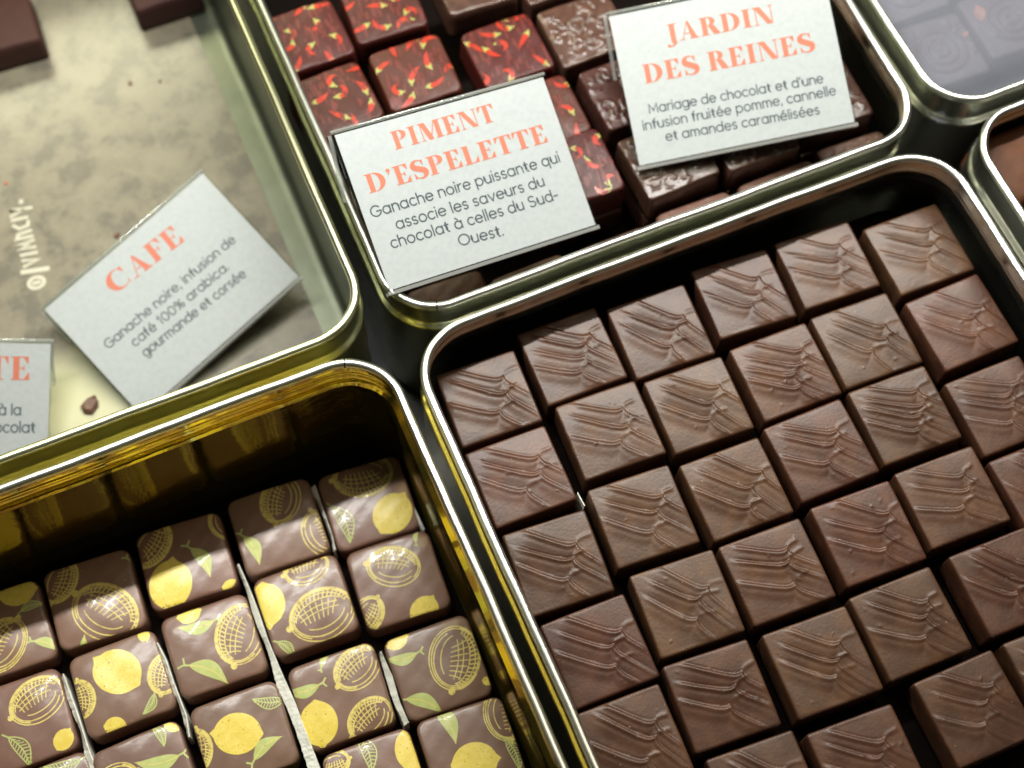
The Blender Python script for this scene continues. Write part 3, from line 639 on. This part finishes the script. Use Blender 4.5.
# ------------------------------------------------------------------ lettering
# plain geometric lower case, drawn as single strokes; x-height 1
def arc(cx, cy, rx, ry, a0, a1, n=18):
    t = np.radians(np.linspace(a0, a1, n)); return np.column_stack([cx+rx*np.cos(t), cy+ry*np.sin(t)])
def Lp(*p): return np.array(p, float)
A_, D_ = 1.48, -.45
def O_(cx=.48): return arc(cx, .5, .46, .5, 0, 360, 28)
G = {
 'a': (1.0, [O_(), Lp((.94,1),(.94,0))]), 'b': (1.0, [O_(.50), Lp((.04,A_),(.04,0))]), 'c': (.82, [arc(.48,.5,.46,.5,48,312)]),
 'd': (1.0, [O_(), Lp((.94,A_),(.94,0))]), 'e': (.96, [np.vstack([Lp((.04,.52),(.92,.52)), arc(.48,.5,.46,.5,4,318)])]),
 'f': (.52, [np.vstack([Lp((.22,0),(.22,1.15)), arc(.50,1.15,.28,.32,180,95,8)]), Lp((0,.97),(.5,.97))]),
 'g': (1.0, [O_(), np.vstack([Lp((.94,1),(.94,0)), arc(.50,0,.44,.44,0,-140,14)])]),
 'h': (.88, [Lp((.05,A_),(.05,0)), np.vstack([arc(.44,.58,.39,.42,180,0,14), Lp((.83,.58),(.83,0))])]),
 'i': (.12, [Lp((.06,1),(.06,0)), Lp((.06,1.33),(.06,1.45))]), 'l': (.12, [Lp((.06,A_),(.06,0))]),
 'm': (1.36, [Lp((.05,1),(.05,0)), np.vstack([arc(.36,.65,.31,.35,180,0,12), Lp((.67,.65),(.67,0))]), np.vstack([arc(.98,.65,.31,.35,180,0,12), Lp((1.29,.65),(1.29,0))])]),
 'n': (.88, [Lp((.05,1),(.05,0)), np.vstack([arc(.44,.58,.39,.42,180,0,14), Lp((.83,.58),(.83,0))])]),
 'o': (.96, [O_()]), 'p': (1.0, [O_(.50), Lp((.04,1),(.04,D_))]), 'q': (1.0, [O_(), Lp((.94,1),(.94,D_))]),
 'r': (.50, [Lp((.05,1),(.05,0)), arc(.50,.50,.45,.5,175,88,9)]),
 's': (.66, [np.vstack([arc(.33,.745,.27,.255,35,240,12), arc(.33,.255,.29,.255,62,-150,12)])]),
 't': (.56, [np.vstack([Lp((.24,1.32),(.24,.3)), arc(.52,.3,.28,.3,180,265,8)]), Lp((0,.97),(.52,.97))]),
 'u': (.88, [Lp((.83,1),(.83,0)), np.vstack([Lp((.05,1),(.05,.42)), arc(.44,.42,.39,.42,180,360,14)])]),
 'v': (.86, [Lp((0,1),(.43,0),(.86,1))]),
 'G': (1.35, [np.vstack([arc(.70,.7,.66,.7,42,350,26), Lp((1.35,.66),(.78,.66))])]),
 'M': (1.40, [Lp((.06,0),(.10,1.4),(.70,.35),(1.30,1.4),(1.34,0))]), 'O': (1.42, [arc(.71,.7,.68,.7,0,360,32)]),
 'S': (.98, [np.vstack([arc(.49,1.04,.40,.36,35,250,14), arc(.49,.35,.43,.36,70,-150,14)])]),
 '1': (.42, [Lp((0,1.12),(.30,1.4),(.30,0))]), '0': (1.0, [arc(.5,.7,.45,.7,0,360,26)]),
 '%': (1.25, [arc(.28,1.08,.25,.30,0,360,16), arc(.97,.32,.25,.30,0,360,16), Lp((1.0,1.4),(.25,0))]),
 '-': (.55, [Lp((0,.55),(.5,.55))]), '.': (.12, [Lp((.06,.0),(.06,.12))]), ',': (.14, [Lp((.09,.12),(.02,-.22))]), "'": (.12, [Lp((.06,1.45),(.04,1.12))]), ' ': (.30, []),
}
G['à'] = (1.0, G['a'][1] + [Lp((.28,1.48),(.56,1.22))]); G['é'] = (.96, G['e'][1] + [Lp((.38,1.22),(.64,1.48))])
def ribbons(path, w, z, V, F):
    P = np.asarray(path, float); n = len(P); T = np.gradient(P, axis=0)
    keep = np.hypot(T[:,0], T[:,1]) > 1e-9
    seg = np.diff(P, axis=0); seg /= np.maximum(np.hypot(seg[:,0], seg[:,1])[:,None], 1e-9)
    closed = np.hypot(*(P[0]-P[-1])) < 1e-6
    Nn = np.zeros((n,2))
    for i in range(n):
        a = seg[i-1] if i > 0 else (seg[-1] if closed else seg[0]); b = seg[i] if i < n-1 else (seg[0] if closed else seg[-1])
        na = np.array([-a[1], a[0]]); nb = np.array([-b[1], b[0]]); m = na+nb; l = np.hypot(*m)
        m = nb if l < .3 else m/l; Nn[i] = m / max(.5, float(m@nb))
    Q = P.copy()
    if not closed: Q[0] -= seg[0]*w*.35; Q[-1] += seg[-1]*w*.35
    b = len(V); V += [(*(Q[i]+Nn[i]*w/2), z) for i in range(n)] + [(*(Q[i]-Nn[i]*w/2), z) for i in range(n)]
    F += [(b+i+1, b+i, b+n+i, b+n+i+1) for i in range(n-1)]
def body_line(txt, x0, y0, x1, y1, V, F, z0, sw=.195, xh=None):
    gap = .24; adv = sum(G[c][0]+gap for c in txt)-gap
    L = math.hypot(x1-x0, y1-y0); sx = L/adv; s = xh or sx; a = math.atan2(y1-y0, x1-x0); x = 0
    k = 0
    for c in txt:
        wd, st = G[c]
        for p in st:
            q = np.column_stack([(p[:,0]+x)*sx, p[:,1]*s]); q = np.column_stack([x0+q[:,0]*math.cos(a)-q[:,1]*math.sin(a), y0+q[:,0]*math.sin(a)+q[:,1]*math.cos(a)])
            ribbons(q, sw*s, z0+.006*(k % 6), V, F); k += 1
        x += wd+gap
# high-contrast serif capitals; cap height 1. Each glyph: width, list of polygons / variable strokes
TH, HL = .25, .05
def R4(x0, x1, y0, y1): return Lp((x0,y0),(x1,y0),(x1,y1),(x0,y1))
def stem(x, s0=.09, s1=.09): return [R4(x,x+TH,0,1), R4(x-s0,x+TH+s1,0,HL), R4(x-s0,x+TH+s1,1-HL,1)]
def thin(x): return [R4(x,x+HL,0,1), R4(x-.10,x+HL+.10,0,HL), R4(x-.10,x+HL+.10,1-HL,1)]
def bowl(cx, cy, rx, ry, ix, iy, a0=-90, a1=90, n=16):
    o = arc(cx, cy, rx, ry, a0, a1, n); i = arc(cx, cy, ix, iy, a0, a1, n); return ('strip', o, i)
def vstroke(P, W):
    P = np.asarray(P, float); T = np.gradient(P, axis=0); T /= np.hypot(T[:,0], T[:,1])[:,None]; N = np.column_stack([-T[:,1], T[:,0]]); W = np.interp(np.linspace(0,1,len(P)), np.linspace(0,1,len(W)), W)[:,None]/2
    return ('strip', P+N*W, P-N*W)
def para(xb, xt, w): return Lp((xb,0),(xb+w,0),(xt+w,1),(xt,1))
def wedge(x, y0, y1, d=.13): return Lp((x,y0),(x,y1),(x-d*.9,y1 if abs(y1-1)<.01 or abs(y1)<.01 else y0))
def s_curve():
    up = arc(.36,.755,.25,.225,20,215,16); lo = arc(.37,.26,.28,.24,35,-160,16)
    return vstroke(np.vstack([up, lo]), [.03,.05,.10,.22,.30,.30,.22,.10,.05,.03])
E_arm = lambda x0, x1, y: R4(x0, x1, y, y+HL)
def E_like(top, midd, bot):
    g = stem(.09, .09, .0)
    x = .09+TH
    if top: g += [E_arm(x,.70,1-HL), Lp((.70,1-HL),(.70,.70),(.66,.70),(.50,1-HL))]
    if midd: g += [E_arm(x,.54,.50-HL/2), Lp((.54,.34),(.54,.66),(.51,.60),(.47,.52),(.47,.48),(.51,.40))]
    if bot: g += [E_arm(x,.74,0), Lp((.74,HL),(.74,.32),(.70,.32),(.52,HL))]
    return g
SG = {
 'I': (.45, stem(.09)), 'E': (.78, E_like(1,1,1)), 'F': (.72, E_like(1,1,0)), 'L': (.76, E_like(0,0,1) ),
 'P': (.80, stem(.09,.09,.07) + [bowl(.40,.735,.38,.265,.12,.225)]+[R4(.36,.42,1-HL,1), R4(.36,.42,.47,.47+HL)]),
 'R': (.92, stem(.09,.09,.07) + [bowl(.40,.745,.36,.255,.11,.215), R4(.36,.42,1-HL,1), R4(.36,.42,.49,.49+HL), Lp((.62,0),(.95,0),(.68,.52),(.40,.52))]),
 'D': (.96, stem(.09,.09,.0) + [bowl(.38,.5,.55,.5,.27,.455)]),
 'T': (.84, [R4(.285,.285+TH,0,1), R4(.20,.64,0,HL), R4(.0,.84,1-HL,1), Lp((0,1-HL),(0,.68),(.035,.68),(.17,1-HL)), Lp((.84,1-HL),(.67,1-HL),(.805,.68),(.84,.68))]),
 'N': (1.0, thin(.10)[:1] + [R4(.0,.24,0,HL), R4(.0,.20,1-HL,1), para(.62,.09,.28), R4(.86,.86+HL,0,1), R4(.76,1.0,1-HL,1)]),
 'M': (1.25, [R4(.12,.12+HL,0,1), R4(.02,.26,0,HL), R4(.02,.20,1-HL,1), para(.42,.13,.27), Lp((.50,0),(.50+HL*1.3,0),(.93,1),(.93-HL,1)), R4(.90,.90+TH,0,1), R4(.82,1.25,0,HL), R4(1.1,1.25,1-HL,1)]),
 'A': (.98, [Lp((.13,0),(.13+HL,0),(.52,1),(.48,1)), Lp((.60,0),(.90,0),(.54,1),(.44,1)), R4(.26,.66,.30,.30+HL), R4(.02,.28,0,HL), R4(.52,.98,0,HL)]),
 'C': (.90, [vstroke(arc(.50,.5,.42,.47,52,308,30), [.05,.05,.13,.26,.31,.26,.13,.05,.05]), Lp((.80,.98),(.84,.98),(.84,.66),(.81,.66),(.70,.88)), R4(.80,.84,.02,.26)]),
 'S': (.74, [s_curve(), Lp((.62,1),(.62,.70),(.585,.70),(.50,.93)), Lp((.07,.0),(.07,.32),(.105,.32),(.20,.08))]),
 'J': (.52, [R4(.22,.22+TH,-.02,1), R4(.12,.58,1-HL,1), vstroke(arc(.13,.0,.26,.24,-95,0,10), [.05,.10,.26]), arc(.08,-.17,.085,.085,0,350,12)]),
 "'": (.24, [arc(.11,.90,.10,.10,0,350,12), Lp((.20,.90),(.15,.72),(.04,.64),(.10,.80))]), ' ': (.30, []),
}
def title_line(txt, x0, y0, x1, y1, V, F, z0, ch):
    gap = .10; adv = sum(SG[c][0]+gap for c in txt)-gap
    L = math.hypot(x1-x0, y1-y0); sx = L/adv; a = math.atan2(y1-y0, x1-x0); x = 0; k = 0
    for c in txt:
        wd, pg = SG[c]
        for p in pg:
            def tr(q):
                q = np.asarray(q, float); q = np.column_stack([(q[:,0]+x)*sx, q[:,1]*ch]); return np.column_stack([x0+q[:,0]*math.cos(a)-q[:,1]*math.sin(a), y0+q[:,0]*math.sin(a)+q[:,1]*math.cos(a)])
            z = z0 + .006*(k % 9); k += 1; b = len(V)
            if isinstance(p, tuple):
                o, i = tr(p[1]), tr(p[2]); n = len(o); V += [(*q, z) for q in o] + [(*q, z) for q in i]
                F += [(b+j, b+j+1, b+n+j+1, b+n+j) for j in range(n-1)]
            else:
                q = tr(p); V += [(*r_, z) for r_ in q]; F.append([b+j for j in range(len(q))])
        x += wd+gap
CAPH = {'piment': (6.3, 6.5), 'jardin': (6.6, 6.9), 'cafe': (8.0,), 'te': (8.6,)}
CL = {'piment': 'white price card headed PIMENT D\'ESPELETTE in a clear holder', 'jardin': 'white price card headed JARDIN DES REINES in a clear holder',
      'cafe': 'white price card headed CAFE lying tilted in the pale tin', 'te': 'cropped white price card ending in TE at the left edge'}
XH = {'piment': 2.55, 'jardin': 2.35, 'cafe': 2.45, 'te': 2.7}
for key, c in DATA['cards'].items():
    Rm = Matrix(c['R']).to_4x4(); root = bpy.data.objects.new('price_card', None); COL.objects.link(root); root.empty_display_size = .02
    root.matrix_world = Matrix.Translation(Vector(c['c'])*MM) @ Rm
    w, h = c['w'], c['h']
    V, F = box(-w/2, w/2, -h/2, h/2, -.35, 0); pc = obj('paper_card', V, F, M['paper'], root, smooth=False)
    V, F = [], []; n = 0
    for ln in c['lines']:
        if ln[0] == 'T': title_line(ln[1], *ln[2:], V, F, .05, CAPH[key][n]); n += 1
    obj('title_lettering', V, F, M['ink_red'], pc, smooth=False)
    V, F = [], []
    for ln in c['lines']:
        if ln[0] == 'B': body_line(ln[1], *ln[2:], V, F, .05, xh=XH[key])
    obj('description_lettering', V, F, M['ink_grey'], pc, smooth=False)
    # clear holder: front sheet, back plate, rounded fold on top, ledge and a foot leaning back
    e = .9
    V, F = box(-w/2-e, w/2+e, -h/2-.3, h/2+1.2, .42, .62); obj('front_sheet', V, F, M['acrylic'], root, smooth=False)
    V, F = box(-w/2-e, w/2+e, -h/2-.3, h/2+1.2, -1.6, -.55); obj('back_plate', V, F, M['acrylic'], root, smooth=False)
    V = []; F = []; K = 10
    for s_ in (-w/2-e, w/2+e):
        for a in np.linspace(0, 2*math.pi, K, endpoint=False): V.append((s_, h/2+1.1+.65*math.cos(a), -.3+.8*math.sin(a)))
    for k in range(K): F.append((k, (k+1) % K, K+(k+1) % K, K+k))
    F += [list(range(K))[::-1], [K+k for k in range(K)]]
    obj('top_fold', V, F, M['acrylic_edge'], root)
    V, F = box(-w/2-e, w/2+e, -h/2-1.7, -h/2-.45, -2.6, .7); obj('bottom_ledge', V, F, M['acrylic_edge'], root, smooth=False)
    fl = 20 if key in ('piment','jardin') else 14
    d = .42
    for sgn in (-1, 1):
        x = sgn*(w/2-1.2) if sgn > 0 else -w/2-1.9
        q = [(h/2+.6,-1.8),(h/2-1.,-1.8),(h/2-fl-1,-1.8-fl*d),(h/2-fl+.6,-1.8-fl*d-.6)]
        V = [(x, a, b) for a, b in q] + [(x+1.2, a, b) for a, b in q]
        obj('foot_strip', V, [(0,1,2,3),(7,6,5,4),(0,4,5,1),(1,5,6,2),(2,6,7,3),(3,7,4,0)], M['acrylic_edge'], root, smooth=False)
    tag(root, CL[key], 'price card', 'price cards')
# white writing printed on the sheet: round mark, then slanting handwritten-style strokes
V, F = [], []
w0, w1 = np.array(DATA['misc']['write'][0]), np.array(DATA['misc']['write'][1]); L = np.hypot(*(w1-w0)); ux = (w1-w0)/L; uy = np.array([-ux[1], ux[0]])
def wr(path, wd, z):
    P = np.array([w0 + ux*a + uy*b for a, b in path]); ribbons(P, wd, z, V, F)
wr([(3.2*math.cos(t)*.75+.5, 3*math.sin(t)) for t in np.linspace(0, 2*math.pi, 18)], 1.5, 2.76)
wr([(.5,-1.1),(.5,1.1)], 1.6, 2.765)
wr([(5.2,-5.5),(6.8,4.2)], 2.0, 2.76)
x = 9.0
for k, st in enumerate([[(0,3),(1.2,-3),(2.4,3)],[(0,-3),(.6,3)],[(0,-3),(.6,3),(1.6,-1),(2.6,3),(2.8,-3)],[(0,-3),(.5,3),(2.2,2),(2.4,-3)],[(2,3),(.2,1),(.6,-2.5),(2.2,-3)],[(0,-3),(.4,3)],[(0,3),(1.4,-2),(2.4,3),(1.2,-5.5)]]):
    wr([(x+a*1.15, b) for a, b in st], 1.35, 2.77+.006*k); x += max(a for a, b in st)*1.15 + 1.9
wr([(x+.4,-2.2),(x+1.2,-2.4)], 1.6, 2.76)
o = obj('white_lettering', V, F, principled('white_print', (.48,.46,.36), .5)[0], SHEET, smooth=False)

# ------------------------------------------------------------------ counter
V, F = box(-700, 800, -650, 700, -12, 0); o = obj('counter', V, F, M['counter'], smooth=False); tag(o, 'dark shop counter under the tins', 'counter', kind='structure')

# ------------------------------------------------------------------ light
def area(name, x, y, z, sx, sy, power, col, target):
    l = bpy.data.lights.new(name, 'AREA'); l.shape = 'RECTANGLE'; l.size = sx*MM; l.size_y = sy*MM; l.energy = power; l.color = col
    o = bpy.data.objects.new(name, l); COL.objects.link(o); o.location = (x*MM, y*MM, z*MM)
    d = Vector(target)*MM - o.location; o.rotation_euler = (math.atan2(d.y, -d.z), 0, 0); return o   # long side stays along X
H = 330.
area('display_case_led_strip', 110, 23+.43*H, 75+H, 680, 13, 4.5, (1,.995,.94), (110, 23+.43*H-.001, 0))
area('added_sheen_panel', 400, 190, 1100, 620, 460, 2.6, (1,.84,.62), (75, -60, 57))  # unseen panel, added so its reflection gives the squares their sheen
area('added_glow_light', -85, 565, 360, 240, 140, 1.6, (1,.97,.66), (-95, 215, 0))  # unseen light, added to mirror a yellow glow on the printed sheet
pl = bpy.data.lights.new('pendant_bulb', 'POINT'); pl.energy = 0.15; pl.color = (1,.80,.50); pl.shadow_soft_size = .0165
po = bpy.data.objects.new('pendant_bulb', pl); COL.objects.link(po)
cam_loc = Vector(DATA['cam']); sp = Vector(DATA['misc']['spot']); vd = (sp-cam_loc).normalized(); vd.z = -vd.z
po.location = (sp + vd*560)*MM

w = bpy.data.worlds.new('World'); scene.world = w; w.use_nodes = True; nt = w.node_tree
bg = nt.nodes['Background']; tc = nt.nodes.new('ShaderNodeTexCoord'); sep = nt.nodes.new('ShaderNodeSeparateXYZ'); rp = nt.nodes.new('ShaderNodeValToRGB')
nt.links.new(tc.outputs['Generated'], sep.inputs[0]); nt.links.new(sep.outputs[2], rp.inputs[0]); nt.links.new(rp.outputs[0], bg.inputs[0])
rp.color_ramp.elements[0].position = 0; rp.color_ramp.elements[0].color = (.008,.010,.008,1)
rp.color_ramp.elements[1].position = 1; rp.color_ramp.elements[1].color = (.62,.60,.50,1)
e = rp.color_ramp.elements.new(.45); e.color = (.05,.06,.05,1)
bg.inputs[1].default_value = 0.2

# ------------------------------------------------------------------ camera
cam = bpy.data.cameras.new('camera'); co = bpy.data.objects.new('camera', cam); COL.objects.link(co)
Mx = DATA['Mx']; r = lambda v: Vector([sum(Mx[i][j]*v[j] for j in range(3)) for i in range(3)])
X_, Y_, Z_ = r((1,0,0)), r((0,-1,0)), r((0,0,-1))
co.matrix_world = Matrix(((X_[0],Y_[0],Z_[0],DATA['cam'][0]*MM),(X_[1],Y_[1],Z_[1],DATA['cam'][1]*MM),(X_[2],Y_[2],Z_[2],DATA['cam'][2]*MM),(0,0,0,1)))
cam.sensor_width = 36; cam.lens = DATA['f']/1024*36; cam.clip_start = .01; cam.clip_end = 20
cam.dof.use_dof = True; cam.dof.focus_distance = .500; cam.dof.aperture_fstop = 7.4
scene.camera = co
scene.view_settings.view_transform = 'Standard'; scene.view_settings.look = 'None'; scene.view_settings.exposure = 0; scene.view_settings.gamma = 1
scene.cycles.max_bounces = 10; scene.cycles.transparent_max_bounces = 12; scene.cycles.glossy_bounces = 5
scene.cycles.caustics_reflective = False; scene.cycles.caustics_refractive = False
scene.cycles.sample_clamp_indirect = 4
scene.cycles.use_denoising = True
